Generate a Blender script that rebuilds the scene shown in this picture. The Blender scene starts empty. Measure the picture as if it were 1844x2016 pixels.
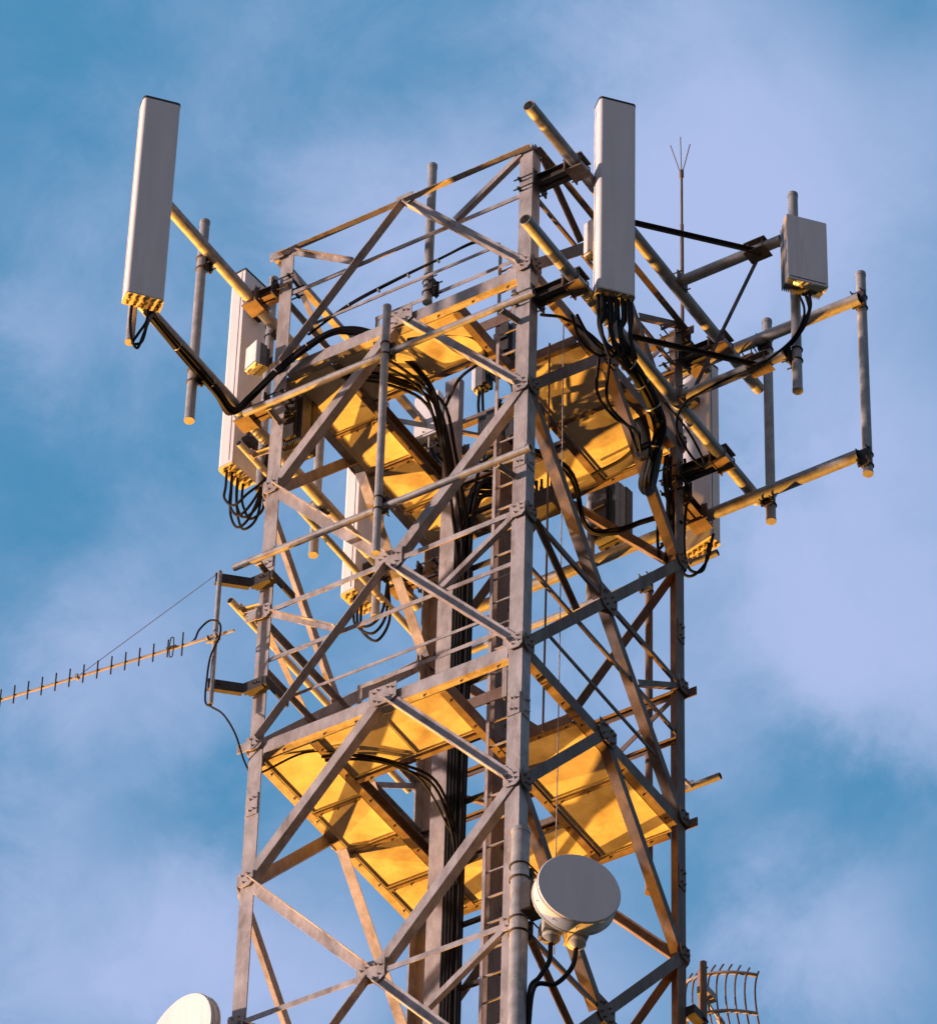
import bpy, math, random
from mathutils import Vector as V, Matrix
random.seed(7)
R = math.radians
S = 3.0            # side of the square tower
H = 1.6594         # bracing module
OZ = 35.3          # height of the lower platform above the ground
sc = bpy.context.scene
col = sc.collection

# ------------------------------------------------------------------ camera
cd = bpy.data.cameras.new('camera'); cam = bpy.data.objects.new('camera', cd); col.objects.link(cam)
cam.location = (22.925, -31.974, -33.642 + OZ)
e, a, r = 0.75202, -0.57142, 0.03077
fw = V((math.sin(a)*math.cos(e), math.cos(a)*math.cos(e), math.sin(e)))
rt = V((math.cos(a), -math.sin(a), 0)); up = rt.cross(fw)
rt2 = rt*math.cos(r) + up*math.sin(r); up2 = up*math.cos(r) - rt*math.sin(r)
cam.rotation_euler = Matrix((rt2, up2, -fw)).transposed().to_euler()
cd.sensor_fit = 'HORIZONTAL'; cd.sensor_width = 36; cd.lens = 10810.61/1844*36
cd.clip_start = 1; cd.clip_end = 5000
sc.camera = cam

# ------------------------------------------------------------------ sky
SUN_EL, SUN_AZ = 4.0, (-0.76, -0.65)     # low sun to the left of the tower (x, y towards it)
w = bpy.data.worlds.new('World'); sc.world = w; w.use_nodes = True
nt = w.node_tree; nt.nodes.clear()
N = nt.nodes.new; L = nt.links.new
out = N('ShaderNodeOutputWorld'); bg = N('ShaderNodeBackground'); L(bg.outputs[0], out.inputs[0])
sky = N('ShaderNodeTexSky'); sky.sky_type = 'NISHITA'; sky.sun_disc = False
sky.sun_elevation = R(SUN_EL); sky.sun_rotation = math.atan2(SUN_AZ[0], SUN_AZ[1])
tc = N('ShaderNodeTexCoord')
def wn(scale, detail, rough, sx, dist=0.0, off=(0, 0, 0)):
    mp = N('ShaderNodeMapping'); mp.inputs['Scale'].default_value = sx; mp.inputs['Location'].default_value = off
    mp.inputs['Rotation'].default_value = (0.3, 0.5, 0.2)
    L(tc.outputs['Generated'], mp.inputs[0])
    n = N('ShaderNodeTexNoise'); n.inputs['Scale'].default_value = scale; n.inputs['Detail'].default_value = detail
    n.inputs['Roughness'].default_value = rough; n.inputs['Distortion'].default_value = dist
    L(mp.outputs[0], n.inputs['Vector']); return n
# cloud banks: direction in the sky, angular radius, density (negative: a gap of clear sky)
BLOBS = [
    ((-0.30909, 0.61296, 0.72715), 0.03053, 0.5),
    ((-0.40932, 0.5835, 0.70141), 0.02405, 0.25),
    ((-0.33578, 0.60951, 0.71815), 0.02775, 0.3),
    ((-0.44544, 0.59248, 0.67123), 0.02775, 0.12),
    ((-0.33941, 0.67073, 0.65948), 0.02405, 0.3),
    ((-0.33427, 0.58487, 0.73905), 0.03053, 0.55),
    ((-0.35972, 0.59561, 0.71823), 0.03053, 0.5),
    ((-0.38733, 0.5788, 0.71761), 0.02775, 0.55),
    ((-0.42669, 0.5549, 0.71416), 0.02035, 0.25),
    ((-0.45152, 0.55378, 0.69962), 0.01388, 0.4),
    ((-0.33901, 0.62426, 0.70382), 0.03885, 0.35),
    ((-0.32859, 0.65764, 0.67789), 0.03515, 0.75),
    ((-0.36854, 0.64755, 0.66697), 0.03238, 0.5),
    ((-0.45632, 0.59848, 0.65847), 0.02405, 0.38),
    ((-0.47429, 0.59855, 0.64559), 0.01850, 0.22),
    ((-0.4813, 0.62202, 0.61761), 0.03053, 0.55),
    ((-0.45167, 0.64398, 0.61748), 0.02405, 0.75),
    ((-0.41321, 0.66939, 0.61739), 0.02405, 0.5),
    ((-0.36426, 0.68956, 0.62596), 0.02128, 0.6),
    ((-0.40583, 0.62896, 0.66311), 0.03700, 0.3),
    ((-0.42979, 0.51715, 0.74016), 0.03238, -0.15),
    ((-0.35617, 0.67938, 0.64155), 0.01758, -0.35),
    ((-0.45819, 0.57244, 0.67998), 0.02405, -0.15),
    ((-0.45965, 0.6172, 0.63858), 0.01480, -0.15),
    ((-0.29424, 0.60184, 0.74244), 0.01850, -0.1),
]
n1 = wn(30, 10, 0.64, (1, 1, 1.2), 0.3, (0.35, 0.12, 0.0))
n2 = wn(15, 6, 0.55, (1, 1, 1), 0.2, (1.7, 0.4, 2.0))
def vm(op, a_, b_=None, sc_=None):
    n = N('ShaderNodeVectorMath'); n.operation = op
    for i, q in enumerate((a_, b_)):
        if q is None: continue
        if isinstance(q, tuple): n.inputs[i].default_value = q
        else: L(q, n.inputs[i])
    if sc_ is not None: n.inputs['Scale'].default_value = sc_
    return n
dirn = vm('NORMALIZE', tc.outputs['Generated']).outputs[0]
dist_ = vm('SCALE', vm('SUBTRACT', n1.outputs['Color'], (.5, .5, .5)).outputs[0], None, .035).outputs[0]
dd_ = vm('ADD', dirn, dist_).outputs[0]
acc = None
for cc, rad, wt in BLOBS:
    ds = vm('DISTANCE', dd_, cc).outputs['Value']
    mr = N('ShaderNodeMapRange'); mr.interpolation_type = 'SMOOTHERSTEP'; L(ds, mr.inputs[0])
    mr.inputs[1].default_value = 0; mr.inputs[2].default_value = rad*1.5; mr.inputs[3].default_value = wt; mr.inputs[4].default_value = 0
    if acc is None: acc = mr.outputs[0]
    else:
        q = N('ShaderNodeMath'); q.operation = 'ADD'; L(acc, q.inputs[0]); L(mr.outputs[0], q.inputs[1]); acc = q.outputs[0]
for nn, amp in ((n1, 1.15), (n2, .55)):
    q = N('ShaderNodeMath'); q.operation = 'MULTIPLY_ADD'; q.inputs[1].default_value = amp
    L(nn.outputs['Fac'], q.inputs[0]); L(acc, q.inputs[2]); acc = q.outputs[0]
cr = N('ShaderNodeValToRGB'); cr.color_ramp.interpolation = 'EASE'
cr.color_ramp.elements[0].position = 0.0; cr.color_ramp.elements[0].color = (0, 0, 0, 1)
cr.color_ramp.elements[1].position = 1.0; cr.color_ramp.elements[1].color = (1, 1, 1, 1)
q = N('ShaderNodeMapRange'); L(acc, q.inputs[0]); q.inputs[1].default_value = .42; q.inputs[2].default_value = 1.98
L(q.outputs[0], cr.inputs[0])
tint = N('ShaderNodeMix'); tint.data_type = 'RGBA'; tint.blend_type = 'MIX'; tint.inputs[0].default_value = 0.80
L(sky.outputs[0], tint.inputs[6]); tint.inputs[7].default_value = (0.78, 3.2, 5.9, 1)
cm = N('ShaderNodeMix'); cm.data_type = 'RGBA'; cm.inputs[7].default_value = (4.7, 5.6, 8.7, 1)
fm = N('ShaderNodeMath'); fm.operation = 'MULTIPLY'; fm.inputs[1].default_value = 0.88
L(cr.outputs[0], fm.inputs[0]); L(fm.outputs[0], cm.inputs[0]); L(tint.outputs[2], cm.inputs[6])
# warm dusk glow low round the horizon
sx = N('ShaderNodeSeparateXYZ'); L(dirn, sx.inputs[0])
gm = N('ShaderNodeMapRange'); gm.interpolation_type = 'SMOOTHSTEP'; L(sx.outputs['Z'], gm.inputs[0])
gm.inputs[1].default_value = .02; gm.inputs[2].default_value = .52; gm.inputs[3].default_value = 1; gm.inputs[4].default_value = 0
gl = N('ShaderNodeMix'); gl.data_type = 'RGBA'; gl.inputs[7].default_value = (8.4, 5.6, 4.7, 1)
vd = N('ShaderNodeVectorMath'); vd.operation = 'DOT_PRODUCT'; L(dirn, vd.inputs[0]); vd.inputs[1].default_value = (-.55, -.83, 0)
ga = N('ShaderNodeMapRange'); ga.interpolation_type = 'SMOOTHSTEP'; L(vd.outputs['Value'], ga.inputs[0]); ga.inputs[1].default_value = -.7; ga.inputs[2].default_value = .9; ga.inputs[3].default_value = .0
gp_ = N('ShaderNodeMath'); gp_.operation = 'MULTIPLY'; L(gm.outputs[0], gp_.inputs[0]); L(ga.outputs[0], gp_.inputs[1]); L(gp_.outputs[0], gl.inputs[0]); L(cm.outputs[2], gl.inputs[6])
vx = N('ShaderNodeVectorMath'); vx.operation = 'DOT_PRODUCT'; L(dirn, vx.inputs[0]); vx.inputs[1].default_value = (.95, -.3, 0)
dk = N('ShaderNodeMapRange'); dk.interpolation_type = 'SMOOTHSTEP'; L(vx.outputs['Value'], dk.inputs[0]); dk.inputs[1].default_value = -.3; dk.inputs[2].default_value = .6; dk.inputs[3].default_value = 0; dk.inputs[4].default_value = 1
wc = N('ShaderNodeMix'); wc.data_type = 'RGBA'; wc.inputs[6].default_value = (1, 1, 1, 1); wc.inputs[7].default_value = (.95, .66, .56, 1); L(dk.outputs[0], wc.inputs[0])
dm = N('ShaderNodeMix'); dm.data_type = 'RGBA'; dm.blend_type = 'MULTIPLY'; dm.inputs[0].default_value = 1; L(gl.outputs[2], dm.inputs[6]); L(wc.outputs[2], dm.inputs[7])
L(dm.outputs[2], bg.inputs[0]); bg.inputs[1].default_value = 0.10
# ------------------------------------------------------------------ sun
sd = bpy.data.lights.new('sun', 'SUN'); so = bpy.data.objects.new('sun', sd); col.objects.link(so)
sd.energy = 5.0; sd.angle = R(2.0); sd.color = (1.0, 0.74, 0.66)
el = R(SUN_EL); td = V((SUN_AZ[0]*math.cos(el), SUN_AZ[1]*math.cos(el), math.sin(el)))
so.rotation_euler = td.to_track_quat('Z', 'Y').to_euler(); so.location = (0, 0, 60)
sc.view_settings.view_transform = 'Standard'; sc.view_settings.look = 'None'
sc.view_settings.exposure = 0.0; sc.view_settings.gamma = 1

# ------------------------------------------------------------------ materials
def mat(name, c1, c2=None, scale=12, rough=0.55, metal=0.0, c3=None, t3=(0.62, 0.72), fine=0.12, streak=1.0, bump=0.15):
    m = bpy.data.materials.new(name); m.use_nodes = True
    t = m.node_tree; b = t.nodes['Principled BSDF']; n_ = t.nodes.new; l_ = t.links.new
    b.inputs['Roughness'].default_value = rough; b.inputs['Metallic'].default_value = metal
    tcx = t.nodes.new('ShaderNodeTexCoord'); mp = n_('ShaderNodeMapping'); mp.inputs['Scale'].default_value = (1, 1, streak)
    l_(tcx.outputs['Object'], mp.inputs[0])
    na = n_('ShaderNodeTexNoise'); na.inputs['Scale'].default_value = scale; na.inputs['Detail'].default_value = 8; na.inputs['Roughness'].default_value = .65
    l_(mp.outputs[0], na.inputs['Vector'])
    r1 = n_('ShaderNodeValToRGB'); r1.color_ramp.elements[0].position = .35; r1.color_ramp.elements[1].position = .68
    r1.color_ramp.elements[0].color = (*c1, 1); r1.color_ramp.elements[1].color = (*(c2 or c1), 1)
    l_(na.outputs['Fac'], r1.inputs[0]); last = r1.outputs[0]
    if c3:
        nb = n_('ShaderNodeTexNoise'); nb.inputs['Scale'].default_value = scale*.37; nb.inputs['Detail'].default_value = 10; nb.inputs['Roughness'].default_value = .72
        l_(mp.outputs[0], nb.inputs['Vector'])
        r2 = n_('ShaderNodeValToRGB'); r2.color_ramp.elements[0].position = t3[0]; r2.color_ramp.elements[1].position = t3[1]
        l_(nb.outputs['Fac'], r2.inputs[0])
        mm = n_('ShaderNodeMix'); mm.data_type = 'RGBA'; l_(r2.outputs[0], mm.inputs[0]); l_(last, mm.inputs[6]); mm.inputs[7].default_value = (*c3, 1); last = mm.outputs[2]
    nf = n_('ShaderNodeTexNoise'); nf.inputs['Scale'].default_value = 160; nf.inputs['Detail'].default_value = 3
    l_(tcx.outputs['Object'], nf.inputs['Vector'])
    rf = n_('ShaderNodeMapRange'); rf.inputs[3].default_value = 1-fine*2; rf.inputs[4].default_value = 1+fine*2
    l_(nf.outputs['Fac'], rf.inputs[0])
    mu = n_('ShaderNodeMix'); mu.data_type = 'RGBA'; mu.blend_type = 'MULTIPLY'; mu.inputs[0].default_value = 1
    l_(last, mu.inputs[6]); l_(rf.outputs[0], mu.inputs[7]); l_(mu.outputs[2], b.inputs['Base Color'])
    if bump:
        bp = n_('ShaderNodeBump'); bp.inputs['Strength'].default_value = bump; bp.inputs['Distance'].default_value = .004
        l_(na.outputs['Fac'], bp.inputs['Height']); l_(bp.outputs[0], b.inputs['Normal'])
    return m
M = {}
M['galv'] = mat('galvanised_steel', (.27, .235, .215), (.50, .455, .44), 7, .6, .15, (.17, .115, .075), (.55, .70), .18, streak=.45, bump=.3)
M['rusty_shaded'] = mat('weathered_shaded_steel', (.125, .085, .060), (.235, .175, .135), 7, .62, .1, (.12, .06, .032), (.48, .66), .18, streak=.45, bump=.3)  # rusted steel, base darkened to paint shade on the right and rear faces
M['pipe'] = mat('galvanised_pipe', (.27, .265, .26), (.43, .42, .41), 10, .5, .3, (.20, .15, .10), (.55, .72), .18, bump=.3)
M['deck'] = mat('painted_deck_sheet', (.44, .38, .27), (.68, .61, .46), 2.6, .55, .0, (.24, .16, .08), (.50, .72), .12, bump=.3)
M['white'] = mat('antenna_radome', (.68, .67, .66), (.80, .78, .77), 5, .5, 0, (.44, .41, .36), (.56, .80), .12, streak=.12, bump=.03)
M['plate'] = mat('antenna_end_plate', (.50, .45, .35), (.60, .55, .45), 12, .5, .1, (.30, .2, .1), (.55, .7), .08)
M['black'] = mat('black_rubber', (.006, .006, .006), (.012, .011, .010), 20, .55, 0, fine=.1)
M['dark'] = mat('dark_metal', (.025, .021, .018), (.055, .046, .04), 15, .6, .1, (.07, .04, .022), (.6, .75))
M['fin'] = mat('heat_sink', (.10, .10, .10), (.17, .165, .16), 15, .5, .2)
M['black'].node_tree.nodes['Principled BSDF'].inputs['Specular IOR Level'].default_value = .15
M['tie'] = mat('steel_tie', (.55, .52, .48), (.65, .62, .58), 30, .3, .5)
M['brass'] = mat('connector_brass', (.50, .36, .14), (.62, .48, .22), 30, .35, .6)
M['brown'] = mat('copper_wire', (.16, .09, .05), (.24, .14, .09), 30, .5, .2)
M['ground'] = mat('dry_ground', (.05, .055, .03), (.10, .09, .055), .4, .95, 0, (.13, .10, .07), (.5, .7))
M['concrete'] = mat('concrete', (.30, .29, .27), (.38, .37, .35), 3, .85, 0)

# ------------------------------------------------------------------ mesh helpers (coordinates: x along the left-front face, y away, z above the lower platform)
class MB:
    def __init__(s): s.v = []; s.f = []; s.sm = []
    def add(s, vs, fs, smooth=False):
        o = len(s.v); s.v += [tuple(p) for p in vs]
        s.f += [tuple(i+o for i in f) for f in fs]; s.sm += [smooth]*len(fs)
    def box(s, c, ax, ay, az):     # centre and three half-axis vectors
        c, ax, ay, az = V(c), V(ax), V(ay), V(az)
        vs = [c+ax*i+ay*j+az*k for i in (-1, 1) for j in (-1, 1) for k in (-1, 1)]
        s.add(vs, [(0, 1, 3, 2), (4, 6, 7, 5), (0, 4, 5, 1), (2, 3, 7, 6), (0, 2, 6, 4), (1, 5, 7, 3)]); return s
    def prism(s, p0, p1, prof, d1, d2, caps=True, smooth=False):    # profile of (a,b) swept from p0 to p1
        p0, p1, d1, d2 = V(p0), V(p1), V(d1), V(d2); n = len(prof)
        vs = [p0+d1*x+d2*y for x, y in prof]+[p1+d1*x+d2*y for x, y in prof]
        fs = [(i, (i+1) % n, n+(i+1) % n, n+i) for i in range(n)]
        s.add(vs, fs, smooth)
        if caps: s.add(vs, [tuple(range(n))[::-1], tuple(range(n, 2*n))])
        return s
    def angle(s, p0, p1, d1, d2, w1, w2=None, t=.010):
        w2 = w2 or w1
        return s.prism(p0, p1, [(0, 0), (w1, 0), (w1, t), (t, t), (t, w2), (0, w2)], d1, d2)
    def channel(s, p0, p1, d1, d2, h, w_, t=.010):   # web along d1, flanges towards d2
        return s.prism(p0, p1, [(0, 0), (h, 0), (h, w_), (h-t, w_), (h-t, t), (t, t), (t, w_), (0, w_)], d1, d2)
    def cyl(s, p0, p1, r_, n=20, r2=None, hollow=0):
        p0, p1 = V(p0), V(p1); u = (p1-p0).normalized()
        q = V((0, 0, 1)) if abs(u.z) < .9 else V((1, 0, 0)); a_ = u.cross(q).normalized(); b_ = u.cross(a_)
        r2 = r_ if r2 is None else r2; k = [(math.cos(2*math.pi*i/n), math.sin(2*math.pi*i/n)) for i in range(n)]
        vs = [p0+a_*c*r_+b_*d*r_ for c, d in k]+[p1+a_*c*r2+b_*d*r2 for c, d in k]
        s.add(vs, [(i, (i+1) % n, n+(i+1) % n, n+i) for i in range(n)], True)
        if hollow:
            for p, ro, sg in ((p0, r_, 1), (p1, r2, -1)):
                ri = ro-hollow; dp = u*sg*.12
                vv = [p+a_*c*ro+b_*d*ro for c, d in k]+[p+a_*c*ri+b_*d*ri for c, d in k]+[p+dp+a_*c*ri+b_*d*ri for c, d in k]
                s.add(vv, [(i, (i+1) % n, n+(i+1) % n, n+i) for i in range(n)])
                s.add(vv, [(n+i, n+(i+1) % n, 2*n+(i+1) % n, 2*n+i) for i in range(n)]+[tuple(range(2*n, 3*n))])
        else:
            s.add(vs, [tuple(range(n))[::-1], tuple(range(n, 2*n))])
        return s
    def tube(s, pts, r_, n=8, steps=6):
        pts = [V(p) for p in pts]; P = []
        ext = [pts[0]*2-pts[1]]+pts+[pts[-1]*2-pts[-2]]
        for i in range(1, len(ext)-2):
            for j in range(steps):
                t = j/steps; a_, b_, c_, d_ = ext[i-1:i+3]
                P.append(.5*((2*b_)+(c_-a_)*t+(2*a_-5*b_+4*c_-d_)*t*t+(3*b_-a_-3*c_+d_)*t**3))
        P.append(pts[-1]); u = (P[1]-P[0]).normalized()
        q = V((0, 0, 1)) if abs(u.z) < .9 else V((1, 0, 0)); nrm = (q-u*q.dot(u)).normalized(); vs = []
        for i, p in enumerate(P):
            u = (P[min(i+1, len(P)-1)]-P[max(i-1, 0)]).normalized()
            nrm = (nrm-u*nrm.dot(u)).normalized(); b_ = u.cross(nrm)
            vs += [p+nrm*r_*math.cos(2*math.pi*k/n)+b_*r_*math.sin(2*math.pi*k/n) for k in range(n)]
        m = len(P)
        s.add(vs, [(i*n+k, i*n+(k+1) % n, (i+1)*n+(k+1) % n, (i+1)*n+k) for i in range(m-1) for k in range(n)], True)
        s.add(vs, [tuple(range(n))[::-1], tuple(range((m-1)*n, m*n))]); return s
    def bolt(s, p, n_, r_=.013, h=.014):
        p = V(p); n_ = V(n_).normalized(); s.cyl(p, p+n_*h, r_, 6); s.cyl(p+n_*h, p+n_*(h+.014), r_*.5, 6); return s
    def build(s, name, m, parent=None, bevel=0):
        me = bpy.data.meshes.new(name); o = bpy.data.objects.new(name, me); col.objects.link(o)
        off = parent['_w'] if parent is not None and '_w' in parent else None
        base = V(off) if off is not None else V((0, 0, 0))
        if off is None and s.v:
            xs, ys, zs = zip(*s.v); base = V(((min(xs)+max(xs))/2, (min(ys)+max(ys))/2, min(zs)))
            o.location = base+V((0, 0, OZ))
        o['_w'] = list(base)
        me.from_pydata([V(p)-base for p in s.v], [], s.f); me.polygons.foreach_set('use_smooth', s.sm); me.update()
        me.materials.append(m); o.parent = parent
        if bevel:
            b = o.modifiers.new('bevel', 'BEVEL'); b.width = bevel; b.segments = 3; b.limit_method = 'ANGLE'
        return o
def tag(o, label, cat, group=None, kind=None):
    if label: o['label'] = label
    if cat: o['category'] = cat
    if group: o['group'] = group
    if kind: o['kind'] = kind
    return o
def thing(name, label, cat, loc, group=None):
    o = bpy.data.objects.new(name, None); col.objects.link(o); o.empty_display_size = .2
    o.location = V(loc)+V((0, 0, OZ)); o['_w'] = list(loc); return tag(o, label, cat, group)
def lvl(k): return k*H
X, Y, Z = V((1, 0, 0)), V((0, 1, 0)), V((0, 0, 1))

# ------------------------------------------------------------------ setting
g = MB(); g.add([(-2500, -2500, -OZ), (2500, -2500, -OZ), (2500, 2500, -OZ), (-2500, 2500, -OZ)], [(0, 1, 2, 3)])
tag(g.build('ground', M['ground']), None, None, kind='structure')

# ------------------------------------------------------------------ tower
tw = thing('lattice_tower', 'tall square lattice tower of pale galvanised angle steel with crossed bracing', 'tower', (1.5, 1.5, -OZ))
LEG = .15; TOP = 4*H+.03
corners = {'L': (0, 0, 1, 1), 'F': (S, 0, -1, 1), 'R': (S, S, -1, -1), 'B': (0, S, 1, -1)}
for k, (cx, cy, sx, sy) in corners.items():
    m = MB(); m.angle((cx, cy, -OZ), (cx, cy, TOP), (sx, 0, 0), (0, sy, 0), LEG, LEG, .014)
    for lv in (-.45, 1.55-.12):        # splice plates with bolts
        z0 = lv*H
        for d, n_ in ((X*sx, -Y*sy), (Y*sy, -X*sx)):
            c = V((cx, cy, z0))+d*.075+n_*.006
            m.box(c, d*.062, n_*.005, Z*.13)
            for i in (-.022, .022):
                for j in (-.075, .06): m.bolt(c+d*i+Z*(j+.012*(i > 0))+n_*.005, n_)
    m.build('leg', M['galv'] if k != 'R' else M['rusty_shaded'], tw)
faces = [('LF', V((0, 0, 0)), X, -Y), ('FR', V((S, 0, 0)), Y, X), ('BR', V((S, S, 0)), -X, Y), ('LB', V((0, S, 0)), -Y, -X)]
def diag(org, u, n_, s0, k0, s1, k1, wd, mode, m):
    """L-section brace on a face between (s0,k0) and (s1,k1); s along the face, k in modules.
    mode: 'in' flange inward at the lower edge, 'lo' flange outward at the lower edge, 'up' flange outward at the upper edge"""
    p0 = org+u*s0+Z*(k0*H); p1 = org+u*s1+Z*(k1*H); d = (p1-p0).normalized()
    e1 = n_.cross(d); e1 = e1 if e1.z > 0 else -e1            # in-plane, pointing up
    off = n_*(.004+.013*(s1 < s0))
    p0 += d*.05+off; p1 -= d*.05-off*1
    if mode == 'in':
        m.angle(p0-e1*wd/2, p1-e1*wd/2, e1, -n_, wd, wd, .009)
    elif mode == 'lo':
        m.angle(p0-e1*wd/2, p1-e1*wd/2, e1, n_, wd, wd*.9, .009)
    else:
        m.angle(p0+e1*wd/2, p1+e1*wd/2, -e1, n_, wd, wd*.9, .009)
def brace(fc, s0, k0, s1, k1, wd=.105, mode='in', mt='galv', name='brace'):
    _, org, u, n_ = fc; m = MB(); diag(org, u, n_, s0, k0, s1, k1, wd, mode, m); return m.build(name, M[mt], tw)
def gusset(fc, s0, k, w_, h, pts, leg=False, mt='galv'):
    _, org, u, n_ = fc; c = org+u*s0+Z*(k*H)+n_*.031; m = MB()
    m.prism(c-n_*.004, c+n_*.004, [(-w_, -h*.6), (-w_*.6, -h), (w_*.6, -h), (w_, -h*.6), (w_, h), (-w_, h)], u, Z)
    for i, j in pts: m.bolt(c+u*i+Z*j+n_*.004, n_)
    return m.build('gusset_plate', M[mt], tw)
mid = S/2
for fi, fc in enumerate(faces):
    nm = fc[0]; mt = 'galv' if nm in ('LF', 'LB') else 'rusty_shaded'  # right and rear faces get the darker steel, their shade put into colour
    front = nm == 'LF'
    def mode(s0, s1, k0, k1):
        if nm == 'LB' and k0 in (2, -1, -3): return 'up'
        if not front: return 'in'
        if s1 < s0:                       # going down to the left
            return 'lo' if (k0, k1) in ((4, 3), (1, 0), (-2, -3)) else 'in'
        return 'up' if s1 <= mid+.01 else 'lo'
    D = []
    for k in (4, 3, 0, -1+1-3):            # K panels under the horizontals, then X panels
        pass
    for top, bot in ((4, 3), (3, 2), (0, -1), (-3, -4)):
        D += [(mid, top, 0, bot), (mid, top, S, bot)]
    for top, cen, bot in ((2, 1, 0), (-1, -2, -3)):
        D += [(0, top, mid, cen), (S, top, mid, cen), (mid, cen, 0, bot), (mid, cen, S, bot)]
    for s0, k0, s1, k1 in D:
        a0 = .05 if s0 < .01 else (-.05 if s0 > 2.99 else 0); a1 = .05 if s1 < .01 else (-.05 if s1 > 2.99 else 0)
        md = mode(s0, s1, k0, k1)
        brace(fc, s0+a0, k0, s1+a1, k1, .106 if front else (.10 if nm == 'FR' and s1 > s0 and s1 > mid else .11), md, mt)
    # thin horizontals and redundant members
    for k in (4, 1, -2):
        m = MB(); p = fc[1]+Z*(k*H)+fc[3]*.018
        if k == 4: m.angle(p+fc[2]*.0+Z*-.05, p+fc[2]*S+Z*-.05, Z, fc[3], .075, .07, .008)
        else: m.angle(p+fc[2]*.1+Z*.02, p+fc[2]*(S-.1)+Z*.02, -Z, -fc[3], .06, .06, .007)
        m.build('horizontal_strut', M[mt], tw)
        t = .40 if k != 4 else .36
        for s0 in (0, S):
            s1 = s0+(mid-s0)*(1-.38)/1.0 if False else mid+(s0-mid)*.37
            brace(fc, s0+(.1 if s0 == 0 else -.1), k-.01, s1, k-.37, .06, 'up' if s0 == 0 else 'in', mt, 'redundant_strut')
        if k == 4:
            pass
    # guard rails around the platforms (small angles bolted to the face)
    for base in (0, 3):
        for h, (sa, sb) in ((1.06, (.03, S-.03)), (.47, (.45, S-.5))):
            m = MB(); p = fc[1]+Z*(base*H+h)-fc[3]*.012
            m.angle(p+fc[2]*sa, p+fc[2]*sb, -Z, -fc[3], .05 if h > 1 else .035, .05 if h > 1 else .035, .006)
            m.build('guard_rail', M[mt], tw)
    # gussets
    b4 = [(-.10, .05), (-.05, .07), (.05, .07), (.10, .05), (-.09, -.05), (.09, -.05), (-.04, -.08), (.05, -.08)]
    for k in (1, -2): gusset(fc, mid, k, .15, .13, b4, mt=mt)
    for k in (3, 0): gusset(fc, mid, k-.02, .15, .11, b4, mt=mt)
    gusset(fc, mid, 4, .10, .07, [(-.06, 0), (0, 0), (.06, 0)], mt=mt)
    for k in (3, 2, 1, 0, -1, -2):
        for s0 in (.07, S-.07):
            gusset(fc, s0, k+.0, .085, .085, [(-.04, .045), (.03, .05), (-.02, -.035), (.04, -.01)], mt=mt)
# small lugs that stick out of the right-hand and left-hand legs
for k, (cx, cy, sx, sy) in corners.items():
    if k in 'LR':
        for lv_ in (4, 1, 0):
            m = MB(); d = V((-sx, 0, 0)); c = V((cx, cy, lv_*H-.02))+d*.055-Y*sy*.034
            m.box(c+d*-.02, d*.08, Y*.005, Z*.055)
            for j in (-.022, .022): m.cyl(c+d*.05+Z*j-Y*.009, c+d*.05+Z*j+Y*.009, .011, 8)
            m.build('lug', M['galv' if k == 'L' else 'rusty_shaded'], tw)
# bracing of the lower tower, down to the ground (below the picture)
m = MB()
for fc in faces:
    k = -4
    while k*H > -OZ+2*H:
        for s0, s1 in ((0, mid), (S, mid)):
            diag(fc[1], fc[2], fc[3], s0, k, s1, k-1, .11, 'in', m); diag(fc[1], fc[2], fc[3], s1, k-1, s0, k-2, .11, 'in', m)
        k -= 2
lb = m.build('lower_bracing', M['galv'], tw); lb['kind'] = 'stuff'
f_ = MB()
for k, (cx, cy, sx, sy) in corners.items(): f_.box((cx, cy, -OZ+.15), X*.5, Y*.5, Z*.25)
f_.build('footing', M['concrete'], tw, .02)

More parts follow.
